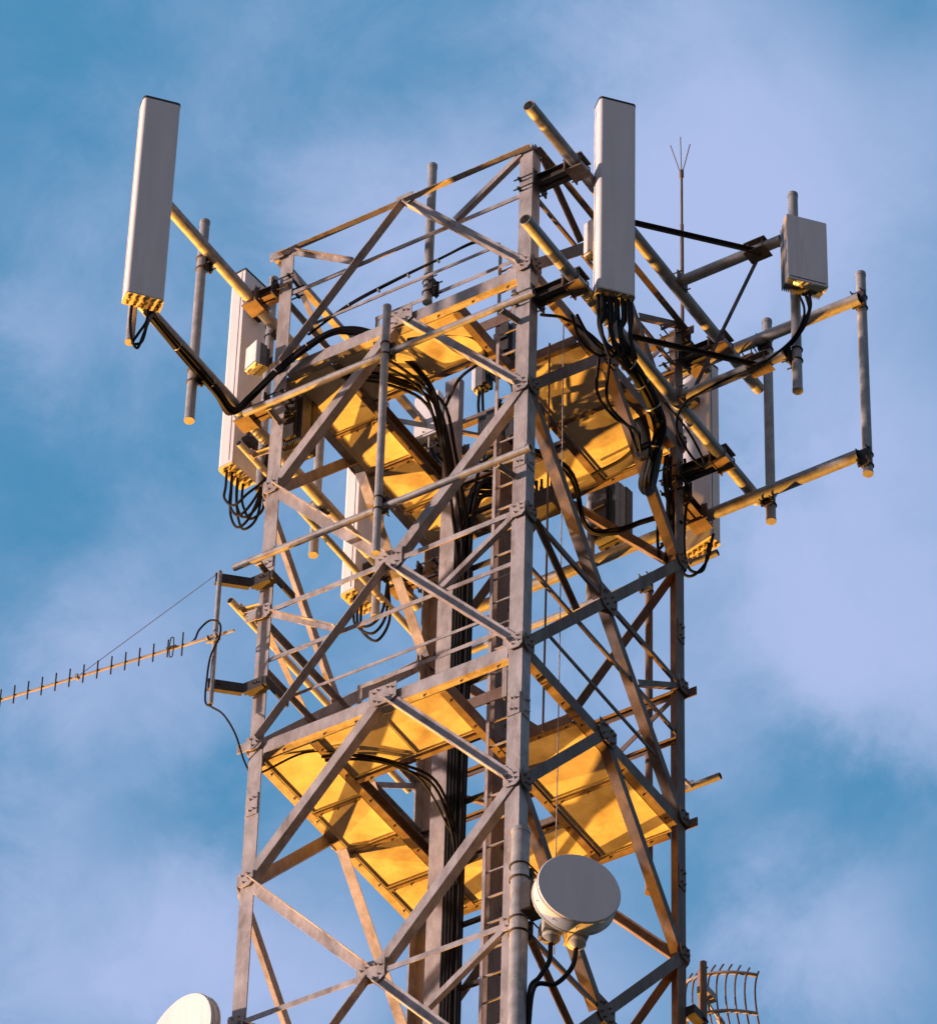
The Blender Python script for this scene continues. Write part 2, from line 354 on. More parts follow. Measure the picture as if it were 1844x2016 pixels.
# ------------------------------------------------------------------ platforms
def platform(z0, label):
    p = thing('work_platform', label, 'platform', (1.5, 1.5, z0-.15), 'work platforms inside the tower')
    zd = z0-.125
    # edge channels just inside each face, web outward, flanges inward
    for nm, org, u, n_ in faces:
        m = MB(); o = org+Z*(z0-.15)-n_*.0
        m.channel(o+u*.16+n_*.0, o+u*(S-.16)+n_*.0, Z, -n_, .15, .085, .009)
        for s in (.35, .8, 1.15, 1.9, 2.3, 2.7): m.bolt(o+u*s-n_*.055, -Z, .012, .012)
        m.build('edge_channel', M['galv' if nm in ('LF', 'LB') else 'rusty_shaded'], p)
    # deck sheets: strip left, front middle, right, back
    def sheet(x0, x1, y0, y1, dz=0):
        m = MB(); m.box(((x0+x1)/2, (y0+y1)/2, zd+dz), X*((x1-x0)/2-.004), Y*((y1-y0)/2-.004), Z*.003)
        # turned-down lip all round
        for yy, sg in ((y0+.008, 1), (y1-.008, -1)):
            m.box(((x0+x1)/2, yy, zd+dz-.014), X*((x1-x0)/2-.006), Y*.003, Z*.010)
        for xx in (x0+.008, x1-.008):
            m.box((xx, (y0+y1)/2, zd+dz-.014), X*.003, Y*((y1-y0)/2-.014), Z*.010)
        m.build('deck_panel', M['deck'], p)
    for y0, y1 in ((.10, .98), (.98, 1.62), (1.62, 2.28), (2.28, 2.90)): sheet(.09, .62, y0, y1)
    sheet(.66, 1.40, .09, .74); sheet(1.40, 2.12, .09, .74)
    for y0, y1 in ((1.08, 1.95), (1.95, 2.91)): sheet(2.14, 2.91, y0, y1)
    sheet(.66, 1.40, 2.34, 2.91); sheet(1.40, 2.10, 2.34, 2.91)
    # joists
    def joist(a_, b_, d2, h=.15, f=.07, mt='rusty_shaded', z=None):
        m = MB(); zz = (z0-.165) if z is None else z
        m.channel((a_[0], a_[1], zz), (b_[0], b_[1], zz), Z, d2, h, f, .008)
        L_ = (V(b_)-V(a_)); n = max(2, int(L_.length/.45))
        for i in range(n+1):
            q = V(a_)+L_*(i+.3)/(n+.6); m.bolt(V((q.x, q.y, zz))+V(d2)*.035, -Z, .011, .011)
        m.build('joist', M[mt], p)
    joist((.635, .1), (.635, 2.9), X, .16, .075)
    joist((2.125, .1), (2.125, 2.9), -X, .16, .075)
    joist((.70, .76), (2.05, .76), Y, .06, .05); joist((.70, 2.31), (2.05, 2.31), -Y, .06, .05)
    joist((2.14, 1.05), (2.90, 1.05), Y, .12, .06)
    joist((2.14, 1.96), (2.90, 1.96), Y, .035, .045)
    for yy in (.98, 1.63, 2.29): joist((.10, yy), (.60, yy), Y, .03, .04)
    # toe board and short posts of the inner guard
    for a_, b_ in (((.75, .60), (2.45, .60)), ((.62, 2.45), (2.0, 2.45))):
        m = MB(); m.box(((a_[0]+b_[0])/2, a_[1], z0+.08), X*((b_[0]-a_[0])/2), Y*.004, Z*.07); m.build('toe_board', M['rusty_shaded'], p)
    m = MB(); m.angle((.80, .58, z0+.85), (2.45, .58, z0+.85), -Z, Y, .05, .04, .005); m.build('inner_rail', M['galv'], p)
    for xx in (.80, 2.42):
        m = MB(); m.angle((xx, .585, z0), (xx, .585, z0+.86), X, Y, .05, .05, .006); m.build('rail_post', M['galv'], p)
    return p
platform(0, 'lower platform inside the tower, its underside lit amber, below the crossed bracing')
platform(3*H, 'upper platform inside the tower, its underside lit amber, just below the antennas')

# ------------------------------------------------------------------ ladder, cable riser, ropes
ld = thing('access_ladder', 'narrow steel climbing ladder with thin rungs inside the tower, behind the front leg', 'ladder', (2.35, .62, -OZ))
for xx, wd in ((2.235, .028), (2.60, .028)):
    m = MB(); m.angle((xx, .62, -OZ), (xx, .62, 6.1), X if xx < 2.4 else -X, Y, .032, .055, .006); m.build('stile', M['galv'], ld)
z = -6.0; nr = 0
rg = MB(); low = MB()
zz = -OZ+.3
while zz < -6: low.cyl((2.25, .65, zz), (2.59, .65, zz), .011, 8); zz += .3
low.build('lower_rungs', M['galv'], ld)['kind'] = 'stuff'
while zz < 6.0:
    m = MB(); m.cyl((2.25, .65, zz), (2.59, .65, zz), .011, 8); m.build('rung', M['galv'], ld); zz += .3
cr_ = thing('cable_riser', 'tall twin channel column carrying the black feeder cables through the tower centre', 'cable riser', (1.5, 1.5, -OZ))
m = MB(); m.channel((1.075, 1.5, -OZ), (1.075, 1.5, 5.55), X, Y, .17, .09, .008); m.build('side_channel', M['galv'], cr_)
m = MB(); m.channel((1.84, 1.62, -OZ), (1.84, 1.62, 4.35), -Y, -X, .24, .05, .008); m.build('side_channel', M['rusty_shaded'], cr_)
for i in range(12):
    m = MB(); m.box((1.49, 1.60, -4.6+i*.75), X*.36, Y*.02, Z*.02); m.build('cross_bar', M['dark'], cr_)
fc_ = thing('feeder_cables', 'thick bundle of black feeder cables running down the riser in the tower centre', 'cables', (1.4, 1.5, -6))
for i in range(14):
    xx = 1.265+.0175*(i % 9)+(.05 if i > 8 else 0)+(.03 if i in (7, 8) else 0); yy = 1.50+.035*(i % 2)+(.09 if i > 8 else 0)
    ztop = 3.9+.25*((i*53) % 7)/7; rr = .015+.003*(i % 3)
    low_ = [(xx, yy, -8), (xx+.004, yy, -4), (xx-.004, yy, 0), (xx, yy, 2.5)]
    if i % 4 == 1: up_ = [(xx+.01, yy-.10, 3.3), (xx+.02, yy-.40, ztop+.15), (xx-.01*(i % 3), yy-.66, 4.60+.008*i), (1.15-.1*(i % 4), .60-.05*(i % 3), 4.70+.01*i), (.75-.1*(i % 4), .18+.03*(i % 3), 4.74+.01*i)]
    else: up_ = [(xx, yy+.02, 3.4), (xx+.03, yy+.12, ztop), (xx+.10, yy+.4, ztop+.25), (xx+.2, 2.12, 4.32), (xx+.22, 2.16, 4.22)]
    m = MB(); m.tube(low_+up_, rr, 8, 5)
    m.build('cable', M['black'], fc_)
for xx, yy, z0_, z1_, rr, lb_ in ((2.78, 1.0, -2.9, 5.4, .006, 'thin pale rope hanging right of the front leg, the right-hand of two'), (2.62, 1.0, -.2, 4.9, .011, 'dark pull rope hanging just right of the front leg, the left-hand of two')):
    m = MB(); m.tube([(xx, yy, z0_), (xx+.01, yy, (z0_+z1_)/2), (xx, yy, z1_)], rr, 8, 8)
    tag(m.build('rope', M['galv' if rr < .01 else 'rusty_shaded']), lb_, 'rope', 'ropes hanging behind the front leg')

# ------------------------------------------------------------------ clamps and outrigger frames
def ubolt(m, c, ax, out, r_, n=10):
    """U-bolt round a pipe of radius r_ whose axis is ax at c, tails towards -out"""
    c, ax, out = V(c), V(ax).normalized(), V(out).normalized(); s = ax.cross(out)
    pts = [c-out*(r_*1.9)+s*r_*1.12]+[c+out*r_*1.12*math.sin(t)+s*r_*1.12*math.cos(t) for t in [math.pi*i/6 for i in range(7)]]+[c-out*(r_*1.9)-s*r_*1.12]
    m.tube(pts, .008, 6, 3)
def clamp(name, c, a1, a2, r1, r2, parent, mt='rusty_shaded'):
    """crossing clamp: pipe 1 at c along a1; pipe 2 offset along n"""
    c, a1, a2 = V(c), V(a1).normalized(), V(a2).normalized(); n_ = a1.cross(a2).normalized()
    m = MB(); m.box(c, a1*.10, a2*.10, n_*.007)
    for s in (-.07, .07): ubolt(m, c+n_*(r1+.012)+a1*s, a1, n_, r1)
    for s in (-.07, .07): ubolt(m, c-n_*(r2+.012)+a2*s, a2, -n_, r2)
    return m.build(name, M[mt], parent)
def arm(root, p_leg, p_end, d2=Z, mt='dark', wd=.13):
    """stub arm from leg to pipe: a box of two channels with end saddle plates and bolts"""
    p_leg, p_end = V(p_leg), V(p_end); u = (p_end-p_leg).normalized(); s = u.cross(Z).normalized(); m = MB()
    for sg in (-1, 1): m.channel(p_leg-Z*wd/2+s*sg*.012, p_end-Z*wd/2+s*sg*.012, Z, s*sg, wd, .06, .007)
    o = m.build('arm', M[mt], root); m = MB()
    # saddle plates round the pipe end and band clamps round the leg
    for sg in (-1, 1): m.box(p_end+Z*sg*.085, u*.085, s*.10, Z*.008)
    for sg in (-.09, .09): ubolt(m, p_end+s*sg-u*.0, s, u, .068)
    m.box(p_end-u*.09, u*.007, s*.13, Z*.10)
    m.build('pipe_saddle', M['rusty_shaded'], root); m = MB()
    for sg in (-1, 1):
        for z_ in (-.07, .07):
            m.cyl(p_leg+s*sg*.10+Z*z_-u*.22, p_leg+s*sg*.10+Z*z_+u*.05, .009, 6)
    for z_ in (-.07, .07): m.box(p_leg-u*.16+Z*z_, u*.012, s*.12, Z*.012)
    m.box(p_leg+u*.02, u*.008, s*.13, Z*.11)
    m.build('leg_clamp', M['dark'], root); return o
ZU, ZL = 6.13, 4.50
PR = .064
def pipe(root, p0, p1, r_=PR, mt='pipe', name='pipe', hollow=.006):
    m = MB(); m.cyl(p0, p1, r_, 24, hollow=hollow); return m.build(name, M[mt], root)
fr = thing('antenna_frame', 'heavy two-pipe outrigger frame clamped across the right-hand face of the tower', 'antenna frame', (3.5, 1.5, ZL), 'outrigger frames of heavy pipe')
pipe(fr, (3.5, -.90, ZU), (3.5, 3.72, ZU)); pipe(fr, (3.5, -.92, ZL), (3.5, 3.66, ZL))
for yy in (.0, S):
    for zz in (ZU, ZL): arm(fr, (3.03, yy+(.06 if yy < 1 else -.06), zz), (3.5, yy+(.06 if yy < 1 else -.06), zz))
fl = thing('antenna_frame', 'heavy two-pipe outrigger frame reaching out to the far left antenna', 'antenna frame', (-.35, 1, ZL), 'outrigger frames of heavy pipe')
pipe(fl, (-.35, -2.02, 6.17), (-.35, 3.3, 6.17)); pipe(fl, (-.35, -2.02, 4.53), (-.35, 3.3, 4.53))
for yy in (0, S):
    for zz in (6.17, 4.53): arm(fl, (-.03, yy+(.06 if yy < 1 else -.06), zz), (-.35, yy+(.06 if yy < 1 else -.06), zz), mt='rusty_shaded')
fb = thing('antenna_frame', 'heavy two-pipe outrigger frame reaching far out behind the right leg', 'antenna frame', (3, 3.45, 4.3), 'outrigger frames of heavy pipe')
pipe(fb, (-.3, 3.45, 6.55), (4.84, 3.45, 6.55)); pipe(fb, (-.3, 3.45, 4.32), (4.76, 3.45, 4.36))
for xx in (0, S):
    for zz in (6.55, 4.33): arm(fb, (xx+(.06 if xx < 1 else -.06), 3.03, zz), (xx+(.06 if xx < 1 else -.06), 3.45, zz), mt='rusty_shaded')
clamp('clamp', (3.5, 3.505, 6.35), X, Y, .064, .064, fb)
# frame of the small white radio box
fx = thing('pipe_support_frame', 'short pipe frame with thin stay rods holding the small white radio box', 'antenna frame', (3.6, 2, 4.5))
pipe(fx, (3.5, 2.0, 6.18), (4.72, 2.0, 6.18), .058); pipe(fx, (3.5, 2.0, 4.54), (4.74, 2.0, 4.56), .058)
for p0, p1 in (((3.5, 0.95, 6.16), (4.45, 1.98, 6.14)), ((3.5, .95, 4.54), (4.45, 1.98, 4.52)), ((4.45, 2.0, 6.12), (3.62, 2.05, 4.60))):
    m = MB(); d = (V(p1)-V(p0)).normalized(); s = d.cross(Z).normalized(); m.angle(p0, p1, d.cross(s), s, .045, .045, .006); m.build('stay_rod', M['dark'], fx)
for zz in (6.18, 4.56):
    m = MB()
    for sg in (-1, 1): m.box((4.45, 2.0, zz+sg*.066), X*.12, Y*.09, Z*.006)
    for i in (-.08, .08):
        for j in (-.065, .065): m.cyl((4.45+i, 2.0+j, zz-.075), (4.45+i, 2.0+j, zz+.075), .008, 6)
    m.build('clamp', M['rusty_shaded'], fx)
for zz in (6.18, 4.54):
    m = MB(); ubolt(m, (3.5, 1.93, zz), Y, -X, .066); ubolt(m, (3.5, 2.07, zz), Y, -X, .066); m.box((3.572, 2.0, zz), X*.006, Y*.1, Z*.08); m.build('clamp', M['rusty_shaded'], fx)

# light pipe frames, open ended, on every face
def light(label, pts, arms):
    t = thing('pipe_rail', label, 'pipe rail', pts[0], 'light open ended pipes round the tower')
    pipe(t, pts[0], pts[1], .036, 'pipe', hollow=.004)
    for a_, b_ in arms:
        m = MB(); d = (V(b_)-V(a_)).normalized(); s = d.cross(Z).normalized()
        m.angle(V(a_)+s*-.02, V(b_)+s*-.02, s, -Z, .045, .045, .006); m.bolt(b_, Z); m.bolt(V(b_)+V((.03, .03, 0)), Z)
        c = V(a_); m.box(c+Z*.0, s*.035, d*.006, Z*.05); m.build('bracket', M['galv'], t)
    return t
light('light open ended pipe across the left front face, level with the upper platform', [(-.155, -.25, 4.235), (3.20, -.25, 4.235)], [((.12, -.22, 4.23), (.12, 0, 4.2)), ((2.82, -.22, 4.23), (2.9, -.02, 4.2))])
light('light open ended pipe across the left front face, midway between the two platforms', [(-.146, -.25, 2.155), (3.20, -.25, 2.155)], [((.12, -.22, 2.15), (.12, 0, 2.12)), ((2.82, -.22, 2.15), (2.9, -.02, 2.12))])
light('light open ended pipe running back behind the left leg, just under the upper platform', [(-.3, -.10, 4.03), (-.3, 3.25, 4.03)], [((-.27, .1, 4.03), (0, .1, 4.0))])
light('light open ended pipe running back behind the left leg, below the wire stayed antenna bracket', [(-.3, -.06, 1.95), (-.3, 3.2, 1.93)], [((-.27, .1, 1.95), (0, .1, 1.9))])
light('light open ended pipe crossing behind the right leg beside the black cable loops', [(-.2, 3.3, 3.60), (3.22, 3.3, 3.63)], [((2.9, 3.27, 3.62), (2.9, 3.0, 3.6))])
light('short light pipe poking out behind the right leg near the lower platform', [(-.2, 3.3, .66), (3.22, 3.3, .70)], [((2.9, 3.27, .7), (2.9, 3.0, .68))])

# ------------------------------------------------------------------ poles
def pole(label, x, y, z0, z1, r_, clamps, mt='pipe', cdir=Y, name='support_pole'):
    t = thing(name, label, 'pole', (x, y, z0), 'upright mounting poles')
    m = MB(); m.cyl((x, y, z0), (x, y, z1), r_, 24, hollow=.0 if r_ > .03 else .004)
    m.cyl((x, y, z1-.04), (x, y, z1+.004), r_*1.07, 24); m.cyl((x, y, z0-.004), (x, y, z0+.03), r_*1.07, 24)
    m.build('pole_tube', M[mt], t)
    for cz, cdr in clamps:
        cdr = V(cdr).normalized(); c = V((x, y, cz)); s = cdr.cross(Z); m = MB()
        for k in (-.075, .075): ubolt(m, c+Z*k, Z, -cdr, r_)
        m.box(c+cdr*(r_+.014), cdr*.008, s*.075, Z*.11)
        m.box(c+cdr*(r_+.03)+s*.06, cdr*.012, s*.012, Z*.10); m.box(c+cdr*(r_+.03)-s*.06, cdr*.012, s*.012, Z*.10)
        for k in (-.075, .075):
            for q in (-1, 1): m.cyl(c+Z*k+s*q*r_*1.12+cdr*r_*.8, c+Z*k+s*q*r_*1.12+cdr*(r_+.09), .008, 6)
        m.build('clamp', M['dark'], t)
    return t
pole('slim grey pole standing on the far left outrigger pipes, beside the leftmost antenna', -.47, -.72, 3.90, 6.72, .050, [(6.10, X), (4.5, X)])
pole('short grey pole rising above the sloping top rail, clamped to the upper platform edge', 1.70, .16, 5.22, 7.20, .047, [(5.42, X)])
pole('slim pole hung on the two light pipes across the left front face', 1.54, -.31, 1.52, 4.83, .040, [(4.235, Y), (2.155, Y)])
pole('short pole hanging low behind the left leg, from the outrigger pipe', -.47, 1.54, 3.90, 6.3, .048, [(4.53, X)])
pole('pole carrying the small white radio box at the right', 4.82, 2.08, 4.07, 6.86, .050, [(6.2, -X), (4.56, -X)])
pole('farthest right pole, standing on the ends of the rear outrigger pipes', 4.80, 3.565, 4.18, 7.03, .051, [(6.6, -Y), (4.36, -Y)])
pole('second pole from the right, clamped low on the rear outrigger pipes', 3.69, 3.565, 4.05, 6.90, .050, [(6.55, -Y), (4.34, -Y)])
pole('slim pole seen through the bracing beside the right leg, above the lower platform', 2.53, 3.12, -.6, 3.43, .038, [(3.35, -Y)], 'rusty_shaded')
pole('pole behind the middle of the tower holding the dark radio unit', 1.60, 3.53, 3.75, 6.4, .042, [(4.32, -Y)])
pole('thick pale mounting pole beside the front leg, carrying the round drum dish', 3.13, -.17, -7.5, -2.46, .082, [(-2.95, Y), (-3.55, Y), (-4.8, Y)])

# ------------------------------------------------------------------ panel antennas
def panel(label, c, n_, wd, dp, h, ncab, seed, loops=None, group='tall white panel antennas'):
    """c: bottom centre of the box, n_: facing direction"""
    n_ = V(n_).normalized(); s = Z.cross(n_).normalized(); c = V(c)
    t = thing('panel_antenna', label, 'antenna', c, group)
    m = MB(); w2, d2, b = wd/2, dp/2, .035
    prof = [(-w2, -d2), (w2, -d2), (w2, d2-b*1.2)]
    for i in range(1, 5): q = math.pi/2*i/5; prof.append((w2-b+b*math.cos(q), d2-b*1.2+b*1.2*math.sin(q)))
    prof += [(w2-b, d2), (-w2+b, d2)]
    for i in range(1, 5): q = math.pi/2*(1+i/5); prof.append((-w2+b+b*math.cos(q), d2-b*1.2+b*1.2*math.sin(q)))
    prof += [(-w2, d2-b*1.2)]
    m.prism(c+Z*.02, c+Z*(h-.03), prof, s, n_, caps=True)
    m.build('radome', M['white'], t)
    for sg in (-1, 1):
        m = MB(); m.box(c+Z*h/2+s*sg*(w2+.0015)-n_*(d2*.55), s*.0015, n_*.003, Z*(h/2-.05)); m.build('seam', M['dark'], t)
    pr2 = [(x_*1.012, y_*1.02) for x_, y_ in prof]
    m = MB(); m.prism(c+Z*(h-.03), c+Z*h, pr2, s, n_); m.build('top_cap', M['dark'], t)
    m = MB(); m.prism(c, c+Z*.02, pr2, s, n_); bp = m.build('end_plate', M['plate'], t)
    rnd = random.Random(seed); k = 0
    for i in range(5):
        for j in range(2):
            p = c+s*(-w2*.78+wd*.78*i/4)+n_*(-d2*.45+dp*.42*j); mm = MB(); mm.cyl(p, p-Z*.03, .019, 12); mm.cyl(p-Z*.03, p-Z*.045, .012, 10); mm.build('connector', M['brass'], t)
    # brackets to the pole behind
    for z_ in (h*.14, h*.80):
        m = MB(); q = c+Z*z_-n_*(d2+.04); m.box(q, s*.07, n_*.04, Z*.045); m.box(q-n_*.05, s*.085, n_*.008, Z*.075)
        for sg in (-1, 1): m.cyl(q+s*sg*.07-n_*.02, q+s*sg*.07-n_*.17, .008, 6)
        m.box(q-n_*.16, s*.085, n_*.008, Z*.05); m.build('mounting_bracket', M['dark'], t)
    return t
nA = V((.757, -.654, 0))
c1 = V((-.35, -1.93, 0))+nA*.20
panel('leftmost tall white panel antenna, far out on the outrigger pipe', (c1.x+.06, c1.y, 4.22), nA, .385, .17, 2.82, 2, 1)
c4 = V((3.56, .53, 0))+nA*.23
panel('tall white panel antenna beside the top of the front leg', (c4.x, c4.y, 4.44), nA, .385, .17, 2.75, 7, 2)
panel('tall white panel antenna standing edge on behind the left leg', (-.74, .50, 4.27), (-1, .09, 0), .38, .19, 2.79, 6, 3)
panel('tall white panel antenna seen through the bracing under the upper platform', (-.66, 2.66, 4.22), (-1, .09, 0), .38, .19, 2.75, 5, 4)
panel('grey backed panel antenna partly hidden behind the right leg', (2.80, 3.72, 4.20), (.25, 1, 0), .40, .17, 2.5, 4, 5)
pole('pale pole at the back of the leftmost antenna, its foot showing below it', -.35, -1.94, 3.88, 6.9, .045, [(6.17, X), (4.53, X)])
pole('thick pole directly behind the antenna beside the front leg', 3.60, .59, 4.10, 6.9, .050, [(6.13, -X), (4.5, -X)])
pole('pole between the left leg and the edge on antenna, foot above the cable loops', -.44, .50, 3.95, 6.95, .045, [(6.17, X), (4.53, X)])
pole('pole behind the antenna seen through the bracing, foot above the double cable loop', -.44, 2.66, 3.92, 6.95, .045, [(4.53, X)])

# ------------------------------------------------------------------ radio units
def radio(label, c, n_, wd, dp, h, front='white', fins=True, ncon=4, group='radio units'):
    n_ = V(n_).normalized(); s = Z.cross(n_).normalized(); c = V(c)
    t = thing('radio_unit', label, 'radio unit', c, group)
    m = MB(); m.box(c+Z*h/2+n_*dp*.30, s*wd/2, n_*dp*.20, Z*h/2); m.build('cover', M[front], t, .012)
    m = MB(); m.box(c+Z*h/2-n_*dp*.05, s*wd*.47, n_*dp*.15, Z*h*.47)
    nf = int(wd/.022)
    for i in range(nf): m.box(c+Z*h/2-n_*dp*.32+s*(-wd*.45+wd*.9*i/(nf-1)), s*.004, n_*dp*.14, Z*h*.46)
    m.build('heat_sink', M['fin'], t)
    for i in range(ncon):
        m = MB(); p = c+s*(-wd*.35+wd*.7*i/max(1, ncon-1))+n_*dp*.28; m.cyl(p, p-Z*.035, .014, 10); m.build('connector', M['brass'], t)
    m = MB(); m.box(c+Z*h*.04+n_*dp*.502, s*wd*.44, n_*.002, Z*.006); m.build('seam', M['dark'], t)
    m = MB(); q = c+Z*h*.5-n_*dp*.5; m.box(q-n_*.02, s*.08, n_*.02, Z*h*.4); m.box(q-n_*.07, s*.08, n_*.006, Z*.05); m.build('mounting_bracket', M['dark'], t)
    return t
rr = radio('small white radio box on the pole at the right, two lamps lit underneath', (5.00, 1.93, 5.25), nA, .43, .24, .92)
m = MB()
for i in (0, 1): p = V((5.00, 1.93, 5.245))+Z.cross(nA).normalized()*(-.13+.035*i)+nA*.07; m.cyl(p, p-Z*.008, .009, 10)
led = bpy.data.materials.new('indicator_lamp'); led.use_nodes = True; b = led.node_tree.nodes['Principled BSDF']; b.inputs['Emission Color'].default_value = (1, .75, .1, 1); b.inputs['Emission Strength'].default_value = 6
m.build('indicator_lamp', led, rr)
radio('tiny white box at the left edge of the antenna beside the front leg', (3.38, .53, 5.33), (-.3, -1, 0), .12, .12, .46, 'white', ncon=2)
radio('small white box behind the edge on antenna, left of the left leg', (-.16, -.10, 4.98), (-.35, -.93, 0), .19, .14, .32, 'white', ncon=2)
radio('dark radio unit hanging behind the tower centre, right of the front leg', (1.78, 3.62, 4.72), (.1, 1, 0), .36, .30, .70, 'dark', ncon=3)
radio('grey radio unit under the upper platform, left of the cable riser', (-.02, 2.95, 6.42), (0, -1, 0), .30, .26, .62, 'white', ncon=4)
radio('mesh sided radio unit high behind the front leg and ladder', (.80, 3.12, 7.36), (0, 1, 0), .24, .20, .50, 'fin', ncon=3)
radio('mesh sided radio unit low behind the ladder, above the rear deck', (.72, 3.12, 6.02), (0, 1, 0), .46, .22, .62, 'fin', ncon=3)
radio('narrow pale radio unit left of the ladder top, with thin cable loops below it', (.46, 3.12, 7.10), (-1, 0, 0), .14, .14, .34, 'white', ncon=2)
radio('dark radio unit right of the left leg, under the upper platform corner', (.05, .42, 4.15), (0, 1, 0), .26, .28, .70, 'dark', ncon=3)
m = MB(); m.box((1.12, 2.75, 5.05), X*.30, Y*.12, Z*.10); tag(m.build('equipment_box', M['dark'], None, .01), 'low dark equipment box on the inner edge of the upper deck', 'equipment box')

# ------------------------------------------------------------------ cables
def cables(label, paths, r_, ties=None, group='black cable runs', name='cable_bundle', mt='black'):
    c0 = V(paths[0][0]); t = thing(name, label, 'cables', c0, group)
    for p in paths: m = MB(); m.tube(p, r_, 8, 7); m.build('cable', M[mt], t)
    for tp, ax, rad in (ties or []):
        m = MB(); ax = V(ax).normalized(); m.cyl(V(tp)-ax*.006, V(tp)+ax*.006, rad, 14); m.build('cable_tie', M['tie'], t)
    return t
def spread(base, n, rad, seed=0):
    rnd = random.Random(seed); out_ = []
    for i in range(n):
        a_ = 2*math.pi*i/n+rnd.random(); o = V((math.cos(a_)*rad, math.cos(a_)*-.3*rad, math.sin(a_)*rad))
        out_.append([V(p)+o*(.75+.5*rnd.random())+V((rnd.uniform(-1, 1), rnd.uniform(-1, 1), rnd.uniform(-1, 1)))*.008 for p in base])
    return out_
# from the leftmost antenna along the lower outrigger pipe and over to the riser
base = [(-.30, -1.78, 4.44), (-.32, -1.45, 4.44), (-.33, -1.0, 4.44), (-.33, -.5, 4.42), (-.33, -.22, 4.38), (-.18, -.15, 4.55), (.1, -.10, 4.82), (.45, -.08, 5.02), (.75, .0, 5.16), (1.05, .15, 5.10), (1.30, .48, 4.86), (1.38, .80, 4.68), (1.38, .98, 4.3), (1.36, 1.2, 3.8)]
cables('black cable bundle from the leftmost antenna along the pipe and over the left leg', spread(base[:10], 6, .034, 3)+spread(base, 3, .02, 4), .015,
       [((-.33, -1.2, 4.45), Y, .05), ((-.33, -.6, 4.44), Y, .05), ((.1, -.10, 4.82), (1, 0, .8), .05), ((.45, -.08, 5.02), (1, 0, .5), .048)])
p0 = V((c1.x, c1.y, 4.18)); sA = Z.cross(nA).normalized()
cables('short black jumper loops hanging under the leftmost antenna', [
    [p0-sA*.06, p0-sA*.06-Z*.22, p0-sA*.05-Z*.45+X*.02, p0+sA*.03-Z*.55, p0+sA*.08-Z*.35, (-.30, -1.72, 4.42)],
    [p0+sA*.10, p0+sA*.10-Z*.16, p0+sA*.03-Z*.35, p0-sA*.02-Z*.50, p0+sA*.07-Z*.45, p0+sA*.11-Z*.2, (-.28, -1.70, 4.45)]], .015)
# antenna beside the front leg
p0 = V((c4.x, c4.y, 4.42)); P = []
for i in range(11):
    q = p0+sA*(-.17+.034*i)+nA*(.03*(i % 2)); lowz = -.62-.05*((i*3) % 4)
    P.append([q, q-Z*.25+sA*.01, q-Z*.45+sA*(.02-.03*(i % 3)), p0+sA*(-.07+.03*i)+Z*lowz-nA*.02, p0+sA*(.10+.01*i)+Z*(-.60+.03*(i % 3))-nA*.1, (3.55, .92+.02*(i % 3), 4.30)])
cables('mass of black jumper cables hanging under the antenna beside the front leg', P, .019)
base = [(3.50, .80, 4.20), (3.50, 1.02, 4.22), (3.50, 1.25, 4.20), (3.50, 1.5, 4.08), (3.46, 1.75, 3.95), (3.30, 1.85, 3.72), (3.15, 1.98, 3.55), (3.02, 2.30, 3.8), (2.95, 2.55, 4.5)]
cables('thick black cable bundle curving down from the front leg antenna towards the right leg', spread(base, 8, .05, 9), .030,
       [((3.50, 1.05, 4.22), Y, .085), ((3.50, 1.3, 4.18), Y, .085), ((3.49, 1.55, 4.06), (0, 1, -.5), .085), ((3.35, 1.82, 3.8), (-.6, .4, -1), .085)])
m = MB()
for k in range(5): m.tube([(3.26+.02*k, 1.62, 4.05), (3.32+.01*k, 1.66, 3.85), (3.26+.02*k, 1.72, 3.6), (3.2+.01*k, 1.7, 3.8), (3.26+.02*k, 1.62, 4.05)], .03, 8, 6)
tag(m.build('cable_coil', M['black']), 'black wrapped coil of spare cable on the bundle near the right leg', 'cable coil')
# under the edge-on antenna, loops
P = []
for i in range(6):
    y0 = .36+.05*i; q = V((-.76+.03*(i % 2), y0, 4.25)); dr = -.48-.055*((i*2) % 5)
    P.append([q, q-Z*.22, q+V((-.02+.01*i, .02, dr*.75)), q+V((.08, .05, dr)), q+V((.24, .04, dr*.85)), (-.36-.01*i, .50, 4.1), (-.34, .45, 4.42)])
cables('tangle of black jumper loops hanging under the edge on antenna left of the left leg', P, .014)
P = []
for i in range(3):
    q = V((-.64, 2.56+.07*i, 4.22)); P.append([q, q-Z*.25, q+V((.04, .0, -.42)), q+V((.20, .02, -.48-.05*i)), q+V((.34, .02, -.35)), (-.33, 2.7, 4.40)])
cables('double black cable loop under the antenna seen through the bracing', P, .015)
cables('single black cable looping from the white radio box along the pipe', [
    [(4.95, 1.92, 5.20), (5.0, 1.92, 5.0), (4.98, 1.92, 4.82), (4.84, 1.95, 4.66), (4.62, 1.9, 4.47), (4.38, 1.9, 4.42), (4.1, 1.93, 4.46), (3.85, 1.93, 4.42), (3.62, 1.93, 4.35), (3.5, 2.0, 4.15), (3.52, 2.25, 3.95), (3.56, 2.45, 3.98), (3.5, 2.25, 4.28), (3.42, 1.9, 4.45)]], .013)
P = spread([(5.02, 1.95, 5.20), (5.05, 1.95, 5.0), (4.98, 1.95, 4.8), (4.84, 1.98, 4.66), (4.72, 1.96, 4.58)], 3, .018, 5)
cables('short thick black cable tail under the white radio box', P, .016)
base = [(2.1, 2.6, 3.95), (2.35, 2.75, 3.88), (2.6, 2.85, 3.98), (2.85, 2.90, 3.98), (3.0, 2.95, 3.85)]
cables('black cables sagging along the bracing towards the right leg below the upper deck', spread([(1.6, 1.6, 4.6), (2.2, 2.05, 4.25)]+base, 4, .022, 11), .014)
